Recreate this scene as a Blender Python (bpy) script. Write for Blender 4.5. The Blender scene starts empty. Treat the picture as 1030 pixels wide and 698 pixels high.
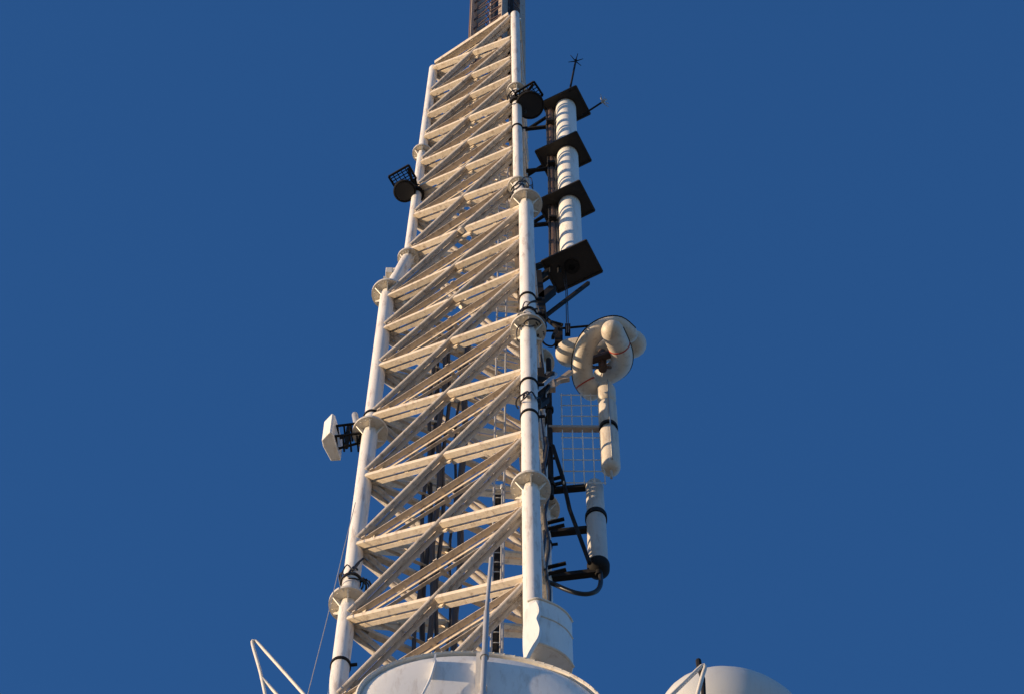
import bpy, bmesh, math, random
from mathutils import Vector, Matrix
random.seed(7)
C = bpy.context.scene.collection
R = math.radians

# ---------------------------------------------------------------- camera
scn = bpy.context.scene
EYE = Vector((0, 0, 1.7))
PITCH, ROLL, F = R(70.007), R(-0.392), 3812.0          # F in pixels of a 1030 wide picture
cp, sp = math.cos(PITCH), math.sin(PITCH)
FW = Vector((0, cp, sp)); U0 = Vector((0, -sp, cp)); R0 = Vector((1, 0, 0))
RT = R0 * math.cos(ROLL) - U0 * math.sin(ROLL)
UP = R0 * math.sin(ROLL) + U0 * math.cos(ROLL)
cam_d = bpy.data.cameras.new('camera'); cam = bpy.data.objects.new('camera', cam_d); C.objects.link(cam)
M = Matrix((RT, UP, -FW)).transposed().to_4x4(); M.translation = EYE
cam.matrix_world = M
cam_d.sensor_width = 36; cam_d.lens = F / 1030 * 36; cam_d.clip_end = 20000; cam_d.clip_start = 0.5
scn.camera = cam

# ---------------------------------------------------------------- light
SUN_EL, SUN_AZ = R(6.5), R(77)                         # azimuth: degrees left of straight behind the camera
to_sun = Vector((-math.sin(SUN_AZ) * math.cos(SUN_EL), -math.cos(SUN_AZ) * math.cos(SUN_EL), math.sin(SUN_EL)))
w = bpy.data.worlds.new('World'); scn.world = w; w.use_nodes = True
nt = w.node_tree; bg = nt.nodes['Background']
sky = nt.nodes.new('ShaderNodeTexSky'); sky.sky_type = 'NISHITA'; sky.sun_disc = False
sky.sun_elevation = SUN_EL; sky.sun_rotation = math.atan2(to_sun.x, to_sun.y)
sky.altitude = 600; sky.air_density = 1.0; sky.dust_density = 0.3; sky.ozone_density = 5.3
nt.links.new(sky.outputs[0], bg.inputs[0]); bg.inputs[1].default_value = 0.15
sd = bpy.data.lights.new('sun', 'SUN'); sd.energy = 3.65; sd.angle = R(0.55); sd.color = (1.0, 0.73, 0.45)
so = bpy.data.objects.new('sun', sd); C.objects.link(so); so.rotation_euler = to_sun.to_track_quat('Z', 'Y').to_euler()
scn.view_settings.view_transform = 'Standard'; scn.view_settings.look = 'None'
scn.view_settings.exposure = 0.92; scn.view_settings.gamma = 1

# ---------------------------------------------------------------- materials
def mat(name, col, rough=.5, metal=0, var=.12, scale=3.0, dirt=None, dirt_amt=.0, bump=.0, streak=True, spec=.4):
    m = bpy.data.materials.new(name); m.use_nodes = True
    n = m.node_tree.nodes; l = m.node_tree.links; b = n['Principled BSDF']
    b.inputs['Roughness'].default_value = rough; b.inputs['Metallic'].default_value = metal
    b.inputs['Specular IOR Level'].default_value = spec
    tc = n.new('ShaderNodeTexCoord')
    no = n.new('ShaderNodeTexNoise'); no.inputs['Scale'].default_value = scale; no.inputs['Detail'].default_value = 8
    l.new(tc.outputs['Object'], no.inputs['Vector'])
    mx = n.new('ShaderNodeMix'); mx.data_type = 'RGBA'
    mx.inputs[6].default_value = tuple(c * (1 - var) for c in col) + (1,)
    mx.inputs[7].default_value = tuple(min(1, c * (1 + var)) for c in col) + (1,)
    l.new(no.outputs['Fac'], mx.inputs[0]); out = mx.outputs[2]
    if dirt:
        mp = n.new('ShaderNodeMapping'); mp.inputs['Scale'].default_value = (9, 9, 1.2 if streak else 9)
        l.new(tc.outputs['Object'], mp.inputs['Vector'])
        n2 = n.new('ShaderNodeTexNoise'); n2.inputs['Scale'].default_value = 1.3; n2.inputs['Detail'].default_value = 10; n2.inputs['Roughness'].default_value = .7
        l.new(mp.outputs[0], n2.inputs['Vector'])
        rp = n.new('ShaderNodeValToRGB'); rp.color_ramp.elements[0].position = .52; rp.color_ramp.elements[1].position = .72
        l.new(n2.outputs['Fac'], rp.inputs[0])
        ml = n.new('ShaderNodeMath'); ml.operation = 'MULTIPLY'; ml.inputs[1].default_value = dirt_amt
        l.new(rp.outputs[0], ml.inputs[0])
        m2 = n.new('ShaderNodeMix'); m2.data_type = 'RGBA'; m2.inputs[7].default_value = dirt + (1,)
        l.new(ml.outputs[0], m2.inputs[0]); l.new(out, m2.inputs[6]); out = m2.outputs[2]
    l.new(out, b.inputs['Base Color'])
    if bump:
        bp = n.new('ShaderNodeBump'); bp.inputs['Strength'].default_value = bump; bp.inputs['Distance'].default_value = .01
        n3 = n.new('ShaderNodeTexNoise'); n3.inputs['Scale'].default_value = scale * 6; n3.inputs['Detail'].default_value = 6
        l.new(tc.outputs['Object'], n3.inputs['Vector']); l.new(n3.outputs['Fac'], bp.inputs['Height']); l.new(bp.outputs[0], b.inputs['Normal'])
    return m
PAINT = mat('weathered_cream_paint', (.66, .62, .55), .45, 0, .12, 2.5, (.30, .20, .13), .55, .35)
BRACEP = mat('weathered_cream_brace_paint', (.66, .57, .45), .5, 0, .16, 3, (.20, .12, .07), .75, .5)
STRUTP = mat('dirty_shaded_strut_paint', (.60, .51, .41), .55, 0, .2, 3, (.17, .11, .07), .8, .5)  # dirt, plus the struts' shaded undersides painted in as a darker tone
DARKBR = mat('dirty_galvanised_brace_shaded', (.48, .43, .38), .5, 0, .25, 5, (.09, .065, .05), .85, .5)  # dirt, with the unlit look of the rising braces put into the colour
LEGP = mat('white_leg_paint', (.72, .69, .65), .4, 0, .08, 2, (.26, .16, .10), .75, .35)
WHITE = mat('white_radome', (.74, .73, .70), .42, 0, .07, 2, (.42, .35, .28), .55, .2)
CREAM = mat('aged_cream_fibreglass', (.58, .52, .44), .5, 0, .14, 3, (.28, .20, .14), .65, .3)
GREYR2 = mat('grey_white_radome', (.55, .55, .53), .4, 0, .06, 2, (.4, .36, .3), .3, .1)
GREYR = mat('chalky_grey_fibreglass', (.50, .48, .45), .55, 0, .14, 3, (.28, .22, .18), .6, .25)
BLACK = mat('black_painted_steel', (.014, .013, .013), .75, 0, .3, 4, (.04, .03, .025), .4, .2, spec=.15)
PLATE = mat('dark_brown_plate', (.022, .019, .017), .6, 0, .25, 5, (.055, .04, .03), .5, .3)
CABLE = mat('black_cable_jacket', (.02, .02, .022), .45, 0, .2, 6)
BROWN = mat('brown_rusty_steel', (.085, .055, .045), .65, 0, .3, 5, (.22, .10, .05), .6, .4)
ORANGE = mat('faded_orange_paint', (.45, .14, .05), .6, 0, .2, 4, (.2, .08, .04), .5, .2)
GALV = mat('dull_galvanised_steel', (.42, .42, .42), .4, .3, .15, 5, (.2, .16, .13), .4, .2)
MASTG = mat('weathered_grey_beige_mast', (.38, .31, .25), .6, 0, .2, 3, (.2, .1, .07), .6, .3)
RED = mat('red_strap', (.42, .05, .03), .6, 0, .1)
GLASS = mat('smoked_lens', (.012, .012, .014), .3, 0, .1)
CONC = mat('plain_concrete', (.34, .32, .30), .85, 0, .12, .6, (.2, .18, .16), .5, .4)
GROUND = mat('dry_hill_ground', (.42, .32, .19), .95, 0, .3, .08, (.10, .11, .05), .6, .3, False)

# ---------------------------------------------------------------- helpers
class MB:
    def __init__(s): s.bm = bmesh.new()
    def poly(s, vs, smooth=False):
        f = s.bm.faces.new(vs); f.smooth = smooth; return f
    def beam(s, p, q, wdir, ww, hh, off=(0, 0)):
        """box from p to q, ww wide along wdir, hh along the third axis"""
        p, q = Vector(p), Vector(q); a = (q - p).normalized()
        wd = Vector(wdir); wd = (wd - a * wd.dot(a)).normalized(); hd = a.cross(wd)
        o = wd * off[0] + hd * off[1]
        v = [s.bm.verts.new(e + o + wd * (i * ww / 2) + hd * (j * hh / 2)) for e in (p, q) for i, j in ((-1, -1), (1, -1), (1, 1), (-1, 1))]
        for f in ((0, 1, 2, 3), (7, 6, 5, 4), (0, 4, 5, 1), (1, 5, 6, 2), (2, 6, 7, 3), (3, 7, 4, 0)): s.poly([v[i] for i in f])
        return s
    def tube(s, pts, r, n=12, cap=True, smooth=True, round_end=False):
        pts = [Vector(p) for p in pts]; m = len(pts)
        rs = list(r) if hasattr(r, '__len__') else [r] * m
        if round_end:
            a = (pts[0] - pts[1]).normalized(); b = (pts[-1] - pts[-2]).normalized(); r0, r1 = rs[0], rs[-1]
            k = [R(x) for x in (80, 62, 42, 20)]
            pts = [pts[0] + a * r0 * math.sin(t) for t in k] + pts + [pts[-1] + b * r1 * math.sin(t) for t in reversed(k)]
            rs = [r0 * math.cos(t) for t in k] + rs + [r1 * math.cos(t) for t in reversed(k)]; m = len(pts)
        t0 = (pts[1] - pts[0]).normalized()
        nrm = t0.orthogonal().normalized(); rings = []
        for i in range(m):
            t = (pts[min(i + 1, m - 1)] - pts[max(i - 1, 0)]).normalized()
            nrm = (nrm - t * nrm.dot(t)).normalized(); b = t.cross(nrm)
            rings.append([s.bm.verts.new(pts[i] + (nrm * math.cos(2 * math.pi * k / n) + b * math.sin(2 * math.pi * k / n)) * rs[i]) for k in range(n)])
        for i in range(m - 1):
            for k in range(n): s.poly([rings[i][k], rings[i][(k + 1) % n], rings[i + 1][(k + 1) % n], rings[i + 1][k]], smooth)
        if cap: s.poly(rings[0][::-1]); s.poly(rings[-1])
        return s
    def lathe(s, base, axis, prof, n=32, sharp=True):
        """prof: (radius, distance along axis); one ring per entry"""
        base = Vector(base); ax = Vector(axis).normalized(); u = ax.orthogonal().normalized(); v = ax.cross(u); prev = None
        for r, h in prof:
            c = base + ax * h
            ring = [s.bm.verts.new(c)] if r < 1e-5 else [s.bm.verts.new(c + (u * math.cos(2 * math.pi * k / n) + v * math.sin(2 * math.pi * k / n)) * r) for k in range(n)]
            if prev:
                for k in range(n):
                    a = [prev[k % len(prev)], prev[(k + 1) % len(prev)], ring[(k + 1) % len(ring)], ring[k % len(ring)]]
                    a = list(dict.fromkeys(a))
                    if len(a) > 2: s.poly(a, True)
            prev = ring
        return s
    def prism(s, pts, up):
        up = Vector(up); a = [s.bm.verts.new(Vector(p)) for p in pts]; b = [s.bm.verts.new(Vector(p) + up) for p in pts]
        s.poly(a[::-1]); s.poly(b)
        for i in range(len(a)): s.poly([a[i], a[(i + 1) % len(a)], b[(i + 1) % len(a)], b[i]])
        return s
    def build(s, name, m, parent=None, bevel=0):
        bmesh.ops.recalc_face_normals(s.bm, faces=s.bm.faces)
        for e in s.bm.edges:
            if len(e.link_faces) == 2 and e.calc_face_angle(0) > R(38): e.smooth = False
        me = bpy.data.meshes.new(name); s.bm.to_mesh(me); s.bm.free(); me.materials.append(m)
        o = bpy.data.objects.new(name, me); C.objects.link(o)
        if parent: o.parent = parent; o.matrix_parent_inverse = parent.matrix_world.inverted()
        if bevel:
            b = o.modifiers.new('bevel', 'BEVEL'); b.width = bevel; b.segments = 2; b.limit_method = 'ANGLE'
        return o
def tag(o, label, cat, group=None, kind=None):
    if label: o['label'] = label
    if cat: o['category'] = cat
    if group: o['group'] = group
    if kind: o['kind'] = kind
    return o
def thing(name, loc, label, cat, group=None):
    o = bpy.data.objects.new(name, None); C.objects.link(o); o.location = Vector(loc); o.empty_display_size = .2
    o.matrix_world = Matrix.Translation(Vector(loc))
    return tag(o, label, cat, group)
def at(px, py, Y):
    """world point at distance Y north of the camera, seen at px, py of the photograph"""
    d = FW + RT * ((px - 515) / F) + UP * ((349 - py) / F)
    return EYE + d * (Y / d.y)
def zat(py, Y, px=515): return at(px, py, Y).z
def atz(px, py, z):
    d = FW + RT * ((px - 515) / F) + UP * ((349 - py) / F)
    return EYE + d * ((z - EYE.z) / d.z)

# ---------------------------------------------------------------- ground and support
g = MB(); N = 48
ring = [[g.bm.verts.new((r * math.cos(2 * math.pi * k / N), r * math.sin(2 * math.pi * k / N), -0.0 if r < 400 else -(r - 400) * .02)) for k in range(N)] for r in (60, 400, 2000, 9000)]
g.poly(ring[0])
for i in range(3):
    for k in range(N): g.poly([ring[i][k], ring[i][(k + 1) % N], ring[i + 1][(k + 1) % N], ring[i + 1][k]])
tag(g.build('ground', GROUND), None, None, kind='structure')

# ---------------------------------------------------------------- lattice tower
TX, TY, PSI = -0.4735, 20.717, -4.7135
Z0 = 46.504 + 1.7
ZN = [-10.4, -7.75, -5.15, -2.56, 0, 2.554, 5.105, 7.575, 9.738, 11.462, 13.039, 15.414, 17.329, 18.94, 20.462, 22.11, 23.496, 24.991, 26.878]
ZF = [.592, 6.995, 13.336, 15.146, 21.233]
def side(z):
    if z <= ZF[2]: return 3 - .015 * z
    sl = 3 - .015 * ZF[2]
    if z < ZF[3]: return sl + (2.2915 - sl) * (z - ZF[2]) / (ZF[3] - ZF[2])
    return 2.2915 - .026 * (z - ZF[3])
def legpt(k, z):
    a = R((180, -60, 60)[k] + PSI); r = side(z) / math.sqrt(3)
    return Vector((TX + r * math.cos(a), TY + r * math.sin(a), Z0 + z))
TZ = legpt(0, -10.8).z
tower = thing('lattice_tower', (TX, TY, TZ), 'tall cream painted triangular lattice tower with round flanged legs and crossed bracing', 'tower')
ZB = -10.8
for k in range(3):
    mb = MB()
    mb.tube([legpt(k, ZB), legpt(k, ZF[2])], .122, 24, smooth=True)
    mb.tube([legpt(k, ZF[2]), legpt(k, ZF[3])], .11, 24)
    mb.tube([legpt(k, ZF[3]), legpt(k, ZN[-1] + .12)], .088, 24)
    leg = mb.build('leg', LEGP, tower)
    for i, zf in enumerate(ZF):
        r = .27 if i < 3 else .185; lr = .12 if i < 3 else .09
        c = legpt(k, zf); ax = (legpt(k, zf + .3) - legpt(k, zf - .3)).normalized()
        if i in (2, 3): ax = Vector((0, 0, 1))
        f = MB()
        f.lathe(c, ax, [(lr, -.032), (r, -.032), (r, -.004), (r - .012, -.004), (r - .012, .004), (r, .004), (r, .032), (lr, .032)], 40)
        for j in range(6):
            a = 2 * math.pi * j / 6 + R(-90); d = Vector((math.cos(a), math.sin(a), 0))
            for sgn in (-1, 1):
                p = c + ax * (.032 * sgn)
                v = [p + d * (lr - .02), p + d * (r - .03), p + d * (r - .03) + ax * .02 * sgn, p + d * (lr - .02) + ax * .2 * sgn]
                f.prism([x - d.cross(ax) * .007 for x in v], d.cross(ax) * .014)
        for j in range(16):
            a = 2 * math.pi * (j + .25) / 16; d = Vector((math.cos(a), math.sin(a), 0))
            q = c + d * (r - .045)
            f.tube([q - ax * .06, q + ax * .06], .013, 6, smooth=False)
        f.build('flange', PAINT, leg)
for k in range(3):
    j = (k + 1) % 3
    for n, z in enumerate(ZN):
        P, Q = legpt(k, z), legpt(j, z); t = (Q - P).normalized(); out = (P + Q) / 2 - Vector((TX, TY, Z0 + z)); out.z = 0; out.normalize()
        sc = 1.0 if z < 14 else 1.08
        p, q = P + t * .1, Q - t * .1
        mb = MB()
        mb.beam(p + out * .02, q + out * .02, out, .085 * sc, .014)                      # flat leg seen from below
        mb.beam(p - out * .045 * sc - Vector((0, 0, .038)), q - out * .045 * sc - Vector((0, 0, .038)), Vector((0, 0, 1)), .09, .014)   # hanging inner leg
        mb.beam(p - out * .15 + Vector((0, 0, .05)), q - out * .15 + Vector((0, 0, .05)), out, .05, .012)
        for q_ in (.03, .5, .97): c = p.lerp(q, q_); mb.beam(c - t * .03, c + t * .03, out, .26, .03, (-.05, 0))
        if n == len(ZN) - 1:
            mb.beam(p + out * .06 + Vector((0, 0, .1)), q + out * .06 + Vector((0, 0, .1)), out, .10, .19)
            mb.beam(p - out * .10 + Vector((0, 0, .06)), q - out * .10 + Vector((0, 0, .06)), out, .07, .12)
        mb.build('horizontal_strut', BRACEP if n == len(ZN) - 1 else STRUTP, tower)
        # gusset plates at the leg
        if z < 14:
            for E_, s_ in ((P, 1), (Q, -1)):
                a = E_ + t * s_ * .1
                MB().prism([a + Vector((0, 0, -.17)), a + t * s_ * .22 + Vector((0, 0, -.10)), a + t * s_ * .26 + Vector((0, 0, .10)), a + Vector((0, 0, .17))], out * .012).build('gusset_plate', BRACEP, tower)
        if n == len(ZN) - 1: continue
        z2 = ZN[n + 1]; P2, Q2 = legpt(k, z2), legpt(j, z2)
        # falling from k to j: a pair of box bars, outer one broken at the crossing
        dz = .05
        a, b = P2 + Vector((0, 0, -dz)), Q + Vector((0, 0, dz)); d = (b - a).normalized(); a = a + d * .1; b = b - d * .1
        m_ = (a + b) / 2
        mb = MB()
        wo, wi = .092 * sc, .066 * sc
        for s0, s1 in ((a, m_ - d * .07), (m_ + d * .07, b)):
            mb.beam(s0, s1, out, wo, .075, (.045 * sc, 0))
            mb.beam(s0 + d * .05, s1 - d * .03, out, wi, .06, (-.074 * sc, 0))
        mb.beam(m_ - d * .16, m_ + d * .16, out, .03, .16, (-.035, 0))
        for q_ in (.25, .75):
            c = a.lerp(b, q_); mb.beam(c - d * .04, c + d * .04, out, .06, .05, (-.03, 0))
        mb.build('falling_brace', BRACEP, tower)
        # rising from k to j: twin round tubes
        a, b = P + Vector((0, 0, dz)), Q2 + Vector((0, 0, -dz)); d = (b - a).normalized(); a = a + d * .1; b = b - d * .1
        mb = MB()
        mb.tube([a + out * .06, b + out * .06], .045 * sc, 12)
        mb.tube([a - out * .035, b - out * .035], .038 * sc, 12)
        for q_ in (.07, .3, .5, .7, .93):
            c = a.lerp(b, q_); mb.beam(c - d * .07, c + d * .07, out, .15, .03)
        mb.build('rising_brace', DARKBR, tower)
# small collars where straps hold cables on the legs
for k, zs in ((0, (1.35, 7.6, -1.4)), (1, (3.3, 4.6, 7.7, 8.4, 18.7)), (2, (2.2, 5.6, 9.0))):
    for z in zs:
        c = legpt(k, z); rr = .128 if z < 14 else .094
        mb = MB().lathe(c, (0, 0, 1), [(rr - .01, -.03), (rr + .012, -.03), (rr + .012, .03), (rr - .01, .03)], 24)
        mb.beam(c + Vector((rr + .01, -.02, 0)), c + Vector((rr + .09, -.03, 0)), (0, 0, 1), .05, .03)
        mb.build('strap', BLACK, tower)

# shaft below the frame that carries everything
sh = MB(); sh.lathe((TX, TY, 0), (0, 0, 1), [(2.5, 0), (1.9, TZ - .9), (2.3, TZ - .45), (2.3, TZ), (0, TZ)], 48)
tag(sh.build('concrete_shaft', CONC), 'grey round concrete shaft that carries the lattice tower', 'tower shaft')

# ---------------------------------------------------------------- square mast on top
top = Z0 + ZN[-1]
ma = R(-30 + PSI + 4); mc = Vector((TX + .14, TY - .02, 0)); hw = .37
mu = Vector((math.cos(ma), math.sin(ma), 0)); mv = Vector((-math.sin(ma), math.cos(ma), 0))
mast = thing('square_mast', (mc.x, mc.y, top - .6), 'dark square lattice mast with beige corner posts rising from the tower top', 'mast')
H = 7.0
for su, sv in ((-1, -1), (1, -1), (1, 1), (-1, 1)):
    b = mc + mu * hw * su + mv * hw * sv; b.z = top - .6; t = b + Vector((0, 0, H))
    mb = MB(); mb.beam(b, t, mu, .22, .014, (-.10 * su, .11 * -sv)); mb.beam(b, t, mu, .014, .22, (0, 0)); mb.build('corner_post', MASTG, mast)
for kk in range(10):
    z0 = top - .5 + kk * .7
    mb = MB()
    for su, sv, su2, sv2 in ((-1, -1, 1, -1), (1, -1, 1, 1), (1, 1, -1, 1), (-1, 1, -1, -1)):
        a = mc + mu * hw * su + mv * hw * sv; b = mc + mu * hw * su2 + mv * hw * sv2
        a.z = z0; b.z = z0 + .65; mb.beam(a, b, (0, 0, 1), .05, .012)
        a.z = z0 + .65; mb.beam(a, b, (0, 0, 1), .05, .012)
    mb.build('lattice_brace', BROWN, mast)
for (o, r, m_) in ((-.24, .045, CABLE), (-.15, .05, CABLE), (-.06, .04, CABLE), (.02, .06, CABLE), (.12, .055, CABLE), (.2, .035, CABLE), (.26, .04, BROWN)):  # extra cables added here to darken the inside of the mast
    p = mc + mu * o + mv * (.05 + .4 * abs(o)); p.z = top - .6
    MB().tube([p, p + Vector((0, 0, H))], r, 10).build('feed_line', m_, mast)
dark_sheet = MB(); dark_sheet.prism([mc + mu * hw * .9 * a + mv * hw * .9 * b + Vector((0, 0, top + .9)) for a, b in ((-1, -1), (1, -1), (1, 1), (-1, 1))], (0, 0, .02)); dark_sheet.build('added_dark_sheet', BLACK, mast)  # black sheet added to block the sky and make the mast interior look shaded
p = mc - mu * (hw + .1) - mv * (hw - .03); p.z = top + .25
MB().tube([p, p + Vector((0, 0, H - 1))], .03, 8).build('side_conduit', BROWN, mast)
p = mc + mu * (hw + .12) - mv * (hw - .1); p.z = top + .1
MB().tube([p, p + Vector((0, 0, H - 1))], .035, 8).build('side_conduit', BLACK, mast)

# ---------------------------------------------------------------- cables and ladders inside the tower
def vcable(px, py, Y, z0, z1, r, label, m=CABLE, name='feeder_cable', group='black feeder cables inside the tower', wob=.028):
    q = at(px, py, Y); pts = []
    nn = 24
    ph = random.random() * 6
    for i in range(nn + 1):
        z = z0 + (z1 - z0) * i / nn
        pts.append(Vector((q.x + wob * math.sin(ph + i * 1.3), q.y + wob * math.cos(ph * 2 + i), z)))
    o = MB().tube(pts, r, 8).build(name, m); return tag(o, label, 'cable', group)
lbl = ['leftmost black feeder cable in the bundle behind the left half of the bracing', 'second black feeder cable from the left in the bundle inside the tower',
       'third black feeder cable from the left inside the tower bundle', 'rightmost black cable of the left bundle, against its neighbours',
       'thin black cable running alone between the two cable bundles', 'thick black cable right of the middle inside the tower']
for i, (px, Y, r) in enumerate(((421, 21.15, .03), (427, 21.25, .04), (434, 21.1, .04), (440, 21.2, .03), (452, 21.4, .022), (460, 21.25, .05))):
    vcable(px, 600, Y, TZ, Z0 + (13.0 if i % 2 else 11.5), r, lbl[i])
vcable(546.5, 560, 21.0, Z0 - 3, Z0 + 12.2, .035, 'black cable climbing outside, left of its twin between the two right legs', group='cables beside the right legs')
vcable(550.5, 560, 20.6, Z0 - 3, Z0 + 6.2, .025, 'black cable climbing outside, right of its twin beside the right legs', group='cables beside the right legs')
def ladder():
    q = at(501, 560, 21.0); z0, z1 = TZ, Z0 + 21
    t = thing('climbing_ladder', (q.x, q.y, z0), 'narrow dark climbing ladder running up inside the tower near its right leg', 'ladder')
    for s_ in (-.075, .075):
        MB().tube([Vector((q.x + s_, q.y, z0)), Vector((q.x + s_, q.y, z1))], .017, 8).build('rail', GALV, t)
    z = Z0 - 1.0
    while z < z1: MB().tube([Vector((q.x - .075, q.y, z)), Vector((q.x + .075, q.y, z))], .011, 6).build('rung', GALV, t); z += .34
    MB().beam(Vector((q.x - .01, q.y + .05, z0)), Vector((q.x - .01, q.y + .05, Z0 + 5)), (1, 0, 0), .11, .03).build('cable_tray', BLACK, t)
ladder()

# ---------------------------------------------------------------- stacked plate antenna, upper right
aY = 20.55
q = at(574, 236, aY); ax_, ay_ = q.x, q.y
zb = zat(262, aY, 575); zt = zat(109, aY, 565)
colant = thing('stacked_plate_antenna', (ax_, ay_, zb), 'white ribbed column antenna with four black square plates beside the upper tower', 'antenna')
prof = []; z = 0; L = zt - zb
nr = 64
prof.append((0, 0))
for i in range(nr):
    h = L * i / nr; hh = L / nr
    prof += [(.1925, h), (.1945, h + hh * .2), (.196, h + hh * .5), (.1945, h + hh * .8), (.1925, h + hh * .97)]
prof.append((0, L))
MB().lathe((ax_, ay_, zb), (0, 0, 1), prof, 36).build('ribbed_column', WHITE, colant)
pu = Vector((math.cos(R(-30 + 3)), math.sin(R(-30 + 3)), 0)); pv = Vector((-pu.y, pu.x, 0))
for py, pxx, dx_ in ((268, 575, 0), (207, 570, -.07), (157, 566.5, -.08), (109, 565, .0)):
    c = Vector((ax_ + dx_, ay_, zat(py, aY, pxx)))
    hu, hv = (.37 if py < 120 else .42), .31
    mb = MB(); mb.prism([c + pu * hu * a + pv * hv * b for a, b in ((-1, -1), (1, -1), (1, 1), (-1, 1))], (0, 0, .03))
    for a, b in ((-1, -1), (1, -1), (1, 1), (-1, 1)):
        e0 = c + pu * hu * a + pv * hv * b; e1 = c + pu * hu * (a if b == a else -a) * (1) + pv * hv * (b if b != a else -b)
    for (a, b), (a2, b2) in (((-1, -1), (1, -1)), ((1, -1), (1, 1)), ((1, 1), (-1, 1)), ((-1, 1), (-1, -1))):
        mb.beam(c + pu * hu * a + pv * hv * b + Vector((0, 0, -.012)), c + pu * hu * a2 + pv * hv * b2 + Vector((0, 0, -.012)), (0, 0, 1), .05, .03)
    pl = mb.build('plate', PLATE, colant)
    if py == 268:
        MB().lathe(c - Vector((0, 0, .002)), (0, 0, -1), [(0, 0), (.13, 0), (.13, .03), (.09, .05), (.05, .05), (.05, .02), (0, .02)], 24).build('hub_ring', BLACK, pl)
    # arm to the brown pole
    MB().beam(c - pu * .42, c - pu * .8 + pv * .05, (0, 0, 1), .07, .05).build('arm', BLACK, colant)
bx_, by_ = ax_ - .3, ay_ + .05
MB().tube([(bx_, by_, zb - .1), (bx_, by_, zt + .1)], .062, 12).build('back_pole', BROWN, colant)
for dx, r in ((.075, .022), (-.07, .018), (.11, .014)):
    MB().tube([(bx_ + dx, by_ - .03, zb - .6), (bx_ + dx * .8, by_ - .05, (zb + zt) / 2), (bx_ + dx, by_ - .03, zt - .1)], r, 8).build('feed_line', CABLE, colant)
# standoffs from leg to pole
for py in (125, 167, 222):
    z = zat(py, aY, 545); kz = z - Z0; l = legpt(1, kz).lerp(legpt(2, kz), .5)
    mb = MB(); mb.beam(Vector((l.x + .0, l.y, z)), Vector((bx_, by_, z)), (0, 0, 1), .08, .06)
    mb.lathe((bx_, by_, z), (0, 0, 1), [(.06, -.06), (.1, -.06), (.1, .06), (.06, .06)], 16)
    mb.beam(Vector((bx_, by_ - .14, z)), Vector((bx_, by_ + .14, z)), (0, 0, 1), .1, .14)
    mb.build('standoff', BLACK, colant)
# lower black support frame
mb = MB()
SY = 20.6
for (x0, y0, x1, y1, w_) in ((536, 270, 560, 261, .09), (541, 276, 546, 320, .15), (556, 292, 543, 303, .15), (540, 283, 552, 272, .08), (592, 285, 545, 321, .06), (544, 316, 562, 331, .05), (548, 322, 566, 327, .04), (560, 331, 556, 340, .06)):
    mb.beam(at(x0, y0, SY), at(x1, y1, SY), (0, 1, 0), w_, w_ * .8)
mb.build('support_frame', BLACK, colant)
for dx in (-.03, .03):
    MB().tube([Vector((ax_ - .15 + dx, ay_ + .1, zb)), Vector((ax_ - .1 + dx * .4, ay_ + .1, zb - 1.2)), at(571 + dx * 30, 335, 20.6)], .008, 6).build('thin_lead', CABLE, colant)
# whips with crossed tips
def whip(p0, p1, m=BLACK):
    p0, p1 = Vector(p0), Vector(p1); d = (p1 - p0).normalized()
    r_ = MB().tube([p0, p1], .02, 8).build('whip', BLACK, colant)
    mb = MB()
    for k in range(6):
        a = k * math.pi / 3; u = d.orthogonal().normalized(); v = d.cross(u); e = (u * math.cos(a) + v * math.sin(a)) * .15 + d * .05
        mb.tube([p1, p1 + e], [.012, .006], 6)
    mb.tube([p1 - d * .03, p1 + d * .1], .022, 8)
    mb.build('crossed_tip', m, r_)
zt_ = zt
whip(at(573, 92, aY - .35), at(579, 62, aY - .45))
whip(at(586, 116, aY + .05), at(606, 103, aY - .15), GALV)

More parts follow.
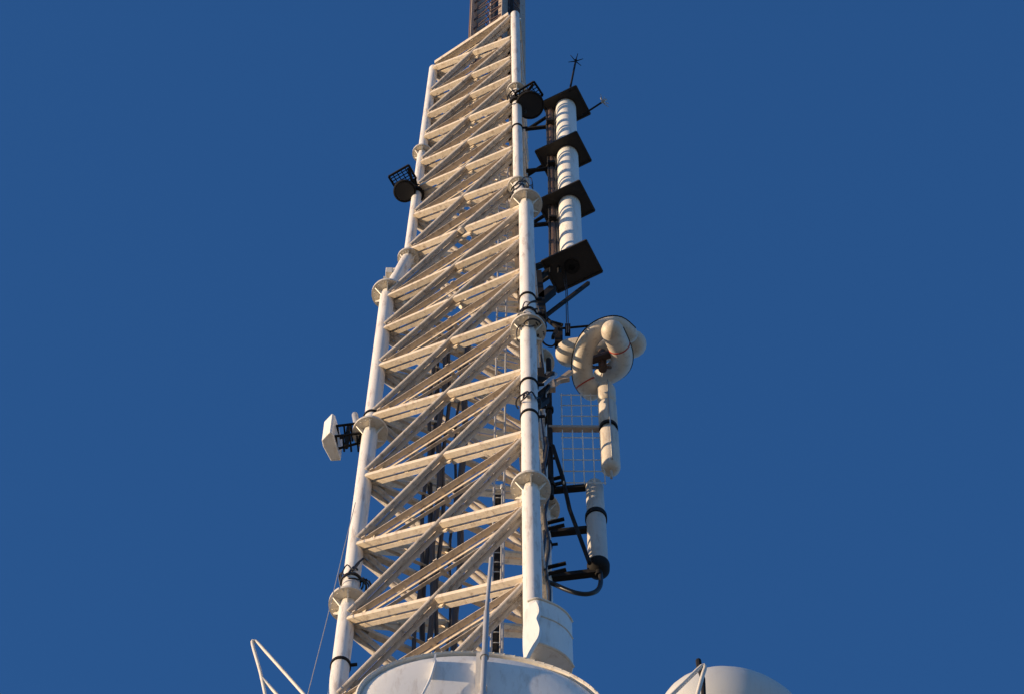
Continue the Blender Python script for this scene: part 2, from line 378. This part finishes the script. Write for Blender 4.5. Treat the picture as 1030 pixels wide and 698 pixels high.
# ---------------------------------------------------------------- ring antenna
def smooth(pts, n=6):
    o = []
    for i in range(len(pts) - 1):
        p0, p1, p2, p3 = pts[max(i - 1, 0)], pts[i], pts[i + 1], pts[min(i + 2, len(pts) - 1)]
        for k in range(n):
            t = k / n
            o.append(.5 * ((2 * p1) + (p2 - p0) * t + (2 * p0 - 5 * p1 + 4 * p2 - p3) * t * t + (3 * p1 - p0 - 3 * p2 + p3) * t ** 3))
    return o + [pts[-1]]
RY = 21.2
rc = at(606, 360, RY)
ringant = thing('ring_antenna', rc, 'large cream ring shaped antenna of thick curved tubes with red straps', 'antenna')
for which, ctl in enumerate((((594.9, 392.4), (587.5, 382.5), (585.6, 366), (588.3, 351), (595.7, 338), (607.3, 329.5), (621, 327.5), (632, 336)),
                             ((616, 333.5), (621.5, 345), (625.5, 357), (623.5, 367.5), (615.5, 374.5), (606.5, 378.5)))):
    m_ = len(ctl) - 1
    pts = smooth([atz(x, y, rc.z + (-.32 + .6 * i / m_)) for i, (x, y) in enumerate(ctl)], 5)
    rr = [(.172, .185)[which] - .018 * i / (len(pts) - 1) for i in range(len(pts))]
    arm = MB().tube(pts, rr, 24, round_end=True).build('curved_arm', CREAM, ringant)
    cen = rc + Vector((0, 0, 0)); seam = []
    for i, p in enumerate(pts):
        d = (pts[min(i + 1, len(pts) - 1)] - pts[max(i - 1, 0)]).normalized(); o = d.cross(Vector((0, 0, 1))).normalized()
        if o.dot(Vector((p.x - cen.x, p.y - cen.y, 0))) < 0: o = -o
        seam.append(p + o * (rr[i] + .004))
    MB().tube(seam, .0105, 6).build('seam', BLACK, arm)
    ii = 4 if which == 0 else 6
    p = pts[ii]; d = (pts[ii + 1] - pts[ii - 1]).normalized()
    MB().lathe(p, d, [(rr[ii], -.01), (rr[ii] + .008, -.01), (rr[ii] + .008, .01), (rr[ii], .01)], 24).build('strap', RED, arm)
# backing tube and stem
MB().tube([atz(573, 355, rc.z + .55), atz(636, 346, rc.z + .55)], .235, 24, round_end=True).build('backing_tube', CREAM, ringant)
mb = MB(); mb.tube([rc + Vector((0, .1, -.25)), rc + Vector((0, .0, .5))], .07, 12); mb.beam(rc + Vector((-.2, .05, 0)), rc + Vector((.25, -.1, .05)), (0, 0, 1), .12, .1)
mb.tube([rc + Vector((.12, .05, -.3)), rc + Vector((-.15, .2, .1)), rc + Vector((-.3, .1, .3))], .03, 8)
mb.build('feed_hub', BROWN, ringant)
mb = MB()
for (x0, y0, x1, y1, w_) in ((543, 397, 574, 374, .07), (545, 386, 572, 381, .07), (552, 376, 556, 392, .09)): mb.beam(at(x0, y0, RY), at(x1, y1, RY), (0, 1, 0), w_, w_)
mb.build('mount_arm', MASTG, ringant)
mb = MB()
for (x0, y0, x1, y1, w_) in ((541, 314, 562, 331, .05), (562, 331, 562, 347, .13), (560, 331, 592, 328, .03), (571, 328, 571, 336, .09), (546, 333, 562, 333, .03)): mb.beam(at(x0, y0, RY), at(x1, y1, RY), (0, 1, 0), w_, w_)
mb.tube(smooth([at(543, 338, RY), at(548, 346, RY), at(556, 348, RY), at(562, 340, RY)]), .016, 8)
mb.build('feed_bracket', BLACK, ringant)

# vertical pipe that carries the right hand antennas
PY_ = 21.6
pp = at(553.5, 455, PY_)
pipe = MB(); z_lo, z_hi = zat(500, PY_, 552), zat(362, PY_, 557)
pipe.tube([(pp.x, pp.y, z_lo), (pp.x, pp.y, z_hi)], .045, 12)
for py in (378, 412, 452, 488):
    z = zat(py, PY_, 553); l = legpt(2, z - Z0)
    pipe.beam(Vector((pp.x, pp.y, z)), Vector((l.x, l.y, z)), (0, 0, 1), .07, .05)
    pipe.lathe((pp.x, pp.y, z), (0, 0, 1), [(.04, -.05), (.07, -.05), (.07, .05), (.04, .05)], 12)
tag(pipe.build('standoff_pipe', BLACK), 'dark vertical pipe on short arms just right of the middle right leg', 'pipe')

# ---------------------------------------------------------------- grid antenna with long tube
gY = 21.6
a = at(615, 480, gY); gx, gy = a.x, a.y
z0 = zat(472, gY, 613); z1 = zat(391, gY, 608)
grid = thing('grid_antenna', (gx, gy, z0), 'white wire grid reflector with a long cream tube below the ring antenna', 'antenna')
for (za, zb_) in ((z0, zat(434, gY, 612)), (zat(429, gY, 612), zat(407, gY, 611)), (zat(404, gY, 611), z1)):
    MB().tube([(gx, gy, za + .1), (gx, gy, zb_ - .1)], .152, 24, round_end=True).build('tube_element', CREAM, grid)
MB().tube([(gx, gy - .0, z0 - .35), (gx, gy, z1)], .02, 8).build('centre_rod', GALV, grid)
MB().tube([(gx + .02, gy - .16, z0 + .05), (gx + .02, gy - .16, z1)], .012, 6).build('front_rod', GALV, grid)
xl = at(567, 482, gY).x; xr = gx - .1
zg0, zg1 = zat(484, gY, 590), zat(396, gY, 590)
mb = MB()
for i in range(5):
    x = xl + (xr - xl) * i / 4; mb.tube([(x, gy, zg0 - .1), (x, gy, zg1)], .0095, 6)
for i in range(9):
    z = zg0 + (zg1 - zg0) * i / 8; mb.tube([(xl - .02, gy + .02, z), (xr + .02, gy + .02, z)], .0095, 6)
mb.build('wire_grid', WHITE, grid)
zc = zat(431, gY, 590)
MB().beam(Vector((pp.x - .02, pp.y, zc)), Vector((gx - .08, gy, zc)), (0, 0, 1), .09, .09).build('cross_arm', MASTG, grid)
mb = MB(); mb.lathe((gx, gy, zc), (0, 0, 1), [(.12, -.05), (.15, -.05), (.15, .05), (.12, .05)], 24); mb.build('clamp', BLACK, grid)
# ---------------------------------------------------------------- lower tube antenna
tY = 22.0
a = at(600, 530, tY); tx, ty = a.x, a.y
z0 = zat(574, tY, 603); z1 = zat(487, tY, 597)
ta = thing('tube_antenna', (tx, ty, z0), 'chalky grey vertical tube antenna with black end cap, lowest on the right', 'antenna')
zm = zat(521, tY, 600)
MB().tube([(tx, ty, z0 + .1), (tx, ty, zm)], .148, 28).build('tube_body', GREYR, ta)
MB().tube([(tx, ty, zm), (tx, ty, z1 - .1)], .138, 28, round_end=True).build('tube_body', GREYR, ta)
MB().lathe((tx, ty, zm), (0, 0, 1), [(.13, -.07), (.168, -.07), (.168, .07), (.13, .07)], 28).build('clamp', BLACK, ta)
MB().lathe((tx, ty, z0), (0, 0, 1), [(0, -.16), (.05, -.16), (.06, -.05), (.12, -.02), (.165, .05), (.17, .2), (.145, .2)], 28).build('end_cap', BLACK, ta)
for py, w_ in ((531, .11), (575, .13), (489, .10)):
    z = zat(py, tY, 575); l = legpt(2, z - Z0)
    mb = MB(); mb.beam(Vector((l.x, l.y, z)), Vector((tx, ty, z)), (0, 0, 1), w_, .09)
    for dz in (-.12, .12): mb.beam(Vector((l.x + .02, l.y - .12, z + dz)), Vector((l.x + .32, l.y - .2, z + dz)), (0, 0, 1), .04, .05)
    mb.build('arm', BLACK, ta)
MB().tube([at(556, 448, 21.5), at(566, 480, 21.6), at(573, 512, 21.75), at(593, 566, 21.8)], .033, 8).build('stay', BLACK, ta)
pts = [at(*p) for p in ((604, 576, 22), (604, 587, 22), (600, 594, 22), (591, 597, 22), (580, 596, 22), (568, 592, 22), (557, 587, 22), (545, 583, 21.9))]
MB().tube(smooth(pts), .036, 10).build('feed_hose', CABLE, ta)

# ---------------------------------------------------------------- small hardware on the legs
def clutter(name, k, zc_, label, n, spread, seed, rad=.17, side_=0):
    rnd = random.Random(seed); c = legpt(k, zc_)
    t = thing(name, c, label, 'cable coil')
    for i in range(n):
        pts = []
        a0 = rnd.uniform(0, 6.28); zz0 = rnd.uniform(-spread, spread)
        for j in range(14):
            a = a0 + j * .42; rr = rad * (1 + .35 * math.sin(a * 1.7 + i)); pts.append(c + Vector((rr * math.cos(a) + side_, rr * math.sin(a), zz0 + j * rnd.uniform(.0, .035) + .05 * math.sin(a + i))))
        MB().tube(smooth(pts, 3), rnd.uniform(.008, .016), 6).build('loop', CABLE, t)
    return t
clutter('cable_coil', 1, 7.2, 'tangle of black cable loops wrapped round the middle of the right leg', 8, .5, 1, side_=.05)
clutter('cable_coil', 0, 1.2, 'small black cable tangle on the left leg above its lowest flange', 5, .15, 2, side_=.06)
clutter('cable_coil', 1, 3.6, 'black cable loops round the right leg just above its lowest flange', 3, .3, 3, .145)
clutter('cable_coil', 1, 14.3, 'cable loops bunched between the two close flanges of the right leg', 5, .3, 5, .14)
clutter('cable_coil', 1, 20.4, 'black cables dangling below the upper right floodlight', 6, .5, 6, .13)
cb = thing('clamp_cluster', at(542, 392, 19.9), 'cluster of dark clamps and angled pipes right of the tangled cables on the right leg', 'bracket')
mb = MB()
for (x0, y0, x1, y1, w_) in ((531, 398, 556, 375, .06), (536, 378, 543, 400, .10), (544, 372, 546, 408, .10), (538, 405, 552, 388, .05), (529, 380, 548, 378, .05), (540, 409, 550, 402, .08)): mb.beam(at(x0, y0, 19.55), at(x1, y1, 19.75), (0, 1, 0), w_, w_)
mb.build('clamp', BLACK, cb)
mb = MB(); mb.tube([at(532, 399, 19.0), at(559, 376, 19.9)], .03, 10); mb.build('angled_pipe', GALV, cb)
# pale clamp box at the tapering joint of the left leg
c = legpt(0, 14.3); jb = thing('junction_box', c, 'small pale box and clamps on the left leg where the tower narrows', 'box')
mb = MB(); mb.beam(c + Vector((-.16, -.02, -.12)), c + Vector((-.16, -.02, .12)), (1, 0, 0), .12, .14); mb.build('box', PAINT, jb, bevel=.01)
mb = MB(); mb.tube([c + Vector((-.25, 0, -.3)), c + Vector((-.02, 0, -.3))], .03, 8); mb.tube([c + Vector((-.02, 0, .3)), c + Vector((-.2, .03, .3))], .03, 8); mb.lathe(c + Vector((-.2, .0, -.3)), (-1, 0, 0), [(0, 0), (.07, 0), (.07, .05), (0, .05)], 16); mb.build('clamp', PAINT, jb)

# ---------------------------------------------------------------- floodlights
def floodlight(cpx, cpy, Y, label, frame, legk, rr=.2):
    c = at(cpx, cpy, Y)
    t = thing('floodlight', c, label, 'floodlight', 'floodlights on the tower legs')
    MB().lathe(c, Vector((0, -.12, -1)), [(0, -.26), (.10, -.26), (.17, -.2), (rr, -.04), (rr, .04), (rr - .02, .05), (rr - .03, .03), (0, .03)], 28).build('housing', BLACK, t)
    MB().lathe(c, Vector((0, -.12, -1)), [(0, .034), (rr - .035, .034), (rr - .035, .04), (0, .04)], 28).build('lens', GLASS, t)
    f4 = [atz(x, y, c.z + .25) for x, y in frame]
    mb = MB()
    for i in range(4): mb.beam(f4[i], f4[(i + 1) % 4], (0, 0, 1), .05, .035)
    for q_ in (.2, .4, .6, .8): mb.beam(f4[0].lerp(f4[1], q_), f4[3].lerp(f4[2], q_), (0, 0, 1), .015, .015); mb.beam(f4[0].lerp(f4[3], q_), f4[1].lerp(f4[2], q_), (0, 0, 1), .015, .015)
    mb.build('visor_frame', BLACK, t)
    l = legpt(legk, c.z - Z0)
    mb = MB()
    mb.beam(c + Vector((0, 0, .12)), Vector((l.x, l.y, c.z + .25)), (0, 0, 1), .09, .07)
    mb.beam(f4[2].lerp(c, .1), Vector((l.x, l.y, c.z + .5)), (0, 0, 1), .05, .05)
    mb.beam(f4[1].lerp(c, .1), Vector((l.x, l.y, c.z + .1)), (0, 0, 1), .04, .05)
    mb.tube([c + Vector((-rr * .9, 0, .0)), f4[3].lerp(c, .2)], .02, 8); mb.tube([c + Vector((rr * .9, 0, 0)), f4[2].lerp(c, .2)], .02, 8)
    mb.lathe(Vector((l.x, l.y, c.z + .27)), (0, 0, 1), [(.09, -.12), (.14, -.12), (.14, .12), (.09, .12)], 16)
    mb.build('bracket', BLACK, t)
lz = legpt(0, 20.0)
floodlight(407, 192.5, legpt(0, 19.3).y - .12, 'black floodlight with open visor frame on the upper left leg', ((391, 178), (411, 166.5), (418.5, 180), (399, 191)), 0, .205)
floodlight(533, 106, 19.55, 'black floodlight with visor frame between the right leg and the plate antenna', ((518, 94), (537, 82.5), (546, 96), (524, 110)), 1, .26)

# ---------------------------------------------------------------- panel antenna on the left leg
zc = legpt(0, 7.0).z
bot = zc - .35
base = [atz(x, y, bot) for x, y in ((323.6, 442.5), (331.8, 434), (334.5, 436), (343, 463), (333, 463.5), (325, 449))]
bc = sum(base, Vector()) / 6
pa = thing('panel_antenna', bc, 'cream box shaped panel antenna standing off the left leg', 'antenna')
MB().prism(base, (0, 0, .78)).build('panel', WHITE, pa, bevel=.012)
l = legpt(0, 7.0)
mb = MB()
for dz in (.12, .55):
    z = bot + dz
    for dy in (-.1, .12):
        mb.beam(Vector((bc.x + .02, bc.y + dy, z)), Vector((l.x, l.y + dy * .6, z + .1)), (0, 0, 1), .035, .03)
    if dz < .2: mb.tube([Vector((bc.x + .45, bc.y - .03, z - .05)), Vector((bc.x + .45, bc.y - .03, z + .6))], .03, 8)
    for fx in (.15, .32, .5, .68, .84):
        x = bc.x + (l.x - bc.x) * fx
        mb.tube([Vector((x, bc.y - .12, z)), Vector((x + .02, bc.y + .14, z))], .016, 6)
mb.build('bracket', BLACK, pa)
MB().tube([at(357, 417, bc.y + .12) , at(359, 427, bc.y + .12)], .05, 12, round_end=True).build('spacer_pipe', GALV, pa)
mb = MB(); mb.tube([Vector((bc.x + .25, bc.y, bot - .05)), Vector((bc.x + .25, bc.y, bot + .8))], .035, 10); mb.build('mount_pipe', BLACK, pa)

# ---------------------------------------------------------------- drum dish beside the right leg
zl = at(548, 660, 18.95).z
dc = atz(550, 662, zl)
dr = thing('curved_housing', dc, 'white curved housing with wavy sunlit edge wrapped beside the foot of the right leg', 'housing')
near = smooth([atz(x, y, zl) for x, y in ((531, 650), (540, 647), (551, 650), (562, 655), (571, 662), (577, 671))], 5)
far = smooth([atz(x, y, zl) for x, y in ((575, 679), (566, 677), (553, 672), (540, 667), (529, 662))], 4)
body = MB(); hz = Vector((0, 0, 1.32)); body.prism(near + far, hz)
body.build('shroud', WHITE, dr, bevel=.015)
for q_, rr_ in ((.62, .012), (0, .02), (1, .02)):
    MB().tube([p + hz * q_ + Vector((0, -.004, 0)) for p in near], rr_, 8).build('rim' if q_ != .62 else 'seam', PAINT, dr)
pn = Vector((-.55, -.83, 0)).normalized(); po = atz(531, 650, zl) + pn * .04
def onp(px, py):
    d = FW + RT * ((px - 515) / F) + UP * ((349 - py) / F); return EYE + d * ((po - EYE).dot(pn) / d.dot(pn))
MB().prism(smooth([onp(x, y) for x, y in ((539, 604), (541.5, 609), (542, 615), (539.5, 621), (541, 626), (542.5, 632), (541, 640), (536, 648), (532, 655), (528, 662), (526, 655), (526, 630), (529, 613), (539, 604))], 4)[:-1], -pn * .05).build('edge_flange', WHITE, dr)
l = legpt(1, zl - Z0)
mb = MB(); mb.beam(dc + Vector((0, 0, .3)), Vector((l.x, l.y, zl + .3)), (0, 0, 1), .1, .1); mb.beam(dc + Vector((0, 0, 1.0)), Vector((l.x, l.y, zl + 1.)), (0, 0, 1), .1, .1); mb.build('mount', BLACK, dr)

# ---------------------------------------------------------------- large dish across the bottom
bY = 17.9
bz_top = at(486, 657, bY); rB = 1.40
bcn = bz_top - Vector((0, 0, rB)) + Vector((0, 0, .0))
bn = Vector((.07, -1, 0)).normalized()
bd = thing('large_dish', bcn, 'huge white round dish antenna with raised rim crossing the bottom edge', 'dish antenna')
shm = MB().lathe(bcn, -bn, [(rB - .05, .03), (rB - .045, -.02), (rB - .02, -.035), (rB, -.02), (rB, .05), (rB - .02, .07), (rB - .02, .75), (rB - .25, .95), (.5, 1.35), (0, 1.4)], 128)
for k in range(72):
    a_ = 2 * math.pi * k / 72; e_ = Vector((-bn.y, bn.x, 0)) * math.cos(a_) + Vector((0, 0, 1)) * math.sin(a_)
    shm.tube([bcn + e_ * (rB - .026) + bn * .02, bcn + e_ * (rB - .026) + bn * .042], .007, 6, smooth=False)
shm.build('shroud', PAINT, bd)
prof = [(rB - .03, .03)] + [((rB - .06) * math.cos(R(x)), .03 - .16 * math.sin(R(x))) for x in (4, 12, 20, 30, 40, 50, 60, 70, 80)] + [(0, -.13)]
MB().lathe(bcn, -bn, prof, 128).build('dish_cover', WHITE, bd)
def face(px, py, off=.0):      # point on the cover plane
    d = FW + RT * ((px - 515) / F) + UP * ((349 - py) / F); return EYE + d * ((bcn + bn * off - EYE).dot(bn) / d.dot(bn))
fin = MB(); fin.tube(smooth([face(438, 664, .14), face(436, 672, .2), face(432, 684, .2), face(423, 702, .2), face(415, 718, .2)]), .016, 8)
fin.beam(face(437.5, 663, .08), face(434, 682, .12), bn, .14, .02); fin.build('seam_fin', WHITE, bd)
br = MB(); br.beam(face(482, 659, .13), face(479, 720, .2), (1, 0, 0), .06, .08); br.beam(face(484, 690, .2), face(489, 690, .2), (0, 0, 1), .12, .06); br.build('rod_bracket', PAINT, bd)
mt = MB()
for sx in (-1, 1): mt.beam(bcn - bn * 1.3 + Vector((.35 * sx, 0, -.2)), legpt(1, -8) + Vector((.05 * sx - .1, -.05, .2 * sx)), (0, 0, 1), .14, .14)
mt.build('mount', GALV, bd)
rod = MB(); a, b, c_ = face(484, 730, .28), face(489.5, 615, .28), face(494, 561, .28)
rod.tube([a, b], .034, 12); rod.tube([b, c_], .024, 12)
for q_ in (.25, .6): p_ = a.lerp(b, q_); rod.lathe(p_, b - a, [(.03, -.05), (.05, -.05), (.05, .05), (.03, .05)], 12)
tag(rod.build('lightning_rod', GALV), 'slim pale rod standing upright in front of the large dish rim', 'rod')
pr = at(504, 590, 20.0)
rod = MB(); rod.tube([Vector((pr.x, pr.y, pr.z - 9)), Vector((pr.x, pr.y, zat(492, 20.0, 504)))], .014, 8); rod.tube([Vector((pr.x, pr.y, zat(492, 20.0, 504))), Vector((pr.x, pr.y, zat(488, 20.0, 504)))], .03, 8)
tag(rod.build('inner_rod', GALV), 'very thin rod with a dark tip standing inside the tower behind the bracing', 'rod')

# ---------------------------------------------------------------- small dish, lower right
sY = 17.6
sc_ = at(740, 732, sY)
sdn = Vector((.25, -.97, 0)).normalized()
sdsh = thing('small_dish', sc_, 'rounded white dish antenna peeking up at the bottom edge right of the tower', 'dish antenna')
rS = .84
MB().lathe(sc_, -sdn, [(0, -.60)] + [(rS * math.cos(R(x)), -.60 * math.sin(R(x))) for x in (80, 70, 60, 50, 40, 30, 20, 10)] + [(rS, 0), (rS + .02, 0), (rS + .02, .05), (rS, .05), (rS, .2), (rS * .6, .5), (.12, .7), (0, .7)], 64).build('radome', GREYR2, sdsh)
fr = MB(); fr.tube(smooth([at(668, 706, 16.1), at(689, 685.5, 16.1), at(706, 669.5, 16.1), at(709, 671.5, 16.1), at(707, 678, 16.1), at(700, 704, 16.1)], 3), .022, 10)
fr.tube([at(668, 706, 16.1), sc_ + Vector((-.6, .3, -.8))], .022, 8); fr.tube([at(700, 704, 16.1), sc_ + Vector((-.3, .3, -.8))], .022, 8)
fr.build('tube_frame', PAINT, sdsh)
bl = MB(); bl.tube([at(702.5, 664, 16.2), at(703.5, 672, 16.2), at(707, 682, 16.2), at(708, 706, 16.2)], [.03, .03, .025, .025], 8); bl.build('cable_end', BLACK, sdsh)
mt = MB(); mt.beam(sc_ - sdn * .6 + Vector((0, 0, -.1)), legpt(1, -9.5), (0, 0, 1), .16, .16); mt.build('mount_arm', GALV, sdsh)

# ---------------------------------------------------------------- outrigger frame, lower left, and thin wire
oY = 20.7
ap = at(255, 647, oY)
of = MB()
l1, l2 = legpt(0, -5.2), legpt(0, -7.2)
of.tube(smooth([at(268, 705, oY), at(262, 676, oY), at(254, 647.5, oY), at(256, 644.5, oY), at(260, 647, oY), at(280, 669, oY), at(307, 699.5, oY), at(330, 726, oY), l1], 4), .023, 10)
of.tube([at(263, 681, oY), at(283, 703, oY), l2.lerp(l1, .4)], .024, 10)
of.tube([at(268, 705, oY), l2], .028, 10)
tag(of.build('outrigger_frame', PAINT), 'bent pale tube frame sticking out left of the tower at the bottom edge', 'frame')
wi = MB(); wi.tube([at(357.5, 505, 20.6), at(345, 555, 20.6), at(329, 622, 20.6), at(309, 700, 20.6), at(300, 740, 20.6), legpt(0, -9.5)], .0065, 6)
tag(wi.build('thin_wire', GALV), 'very thin pale wire running down from the left leg beside it', 'wire')
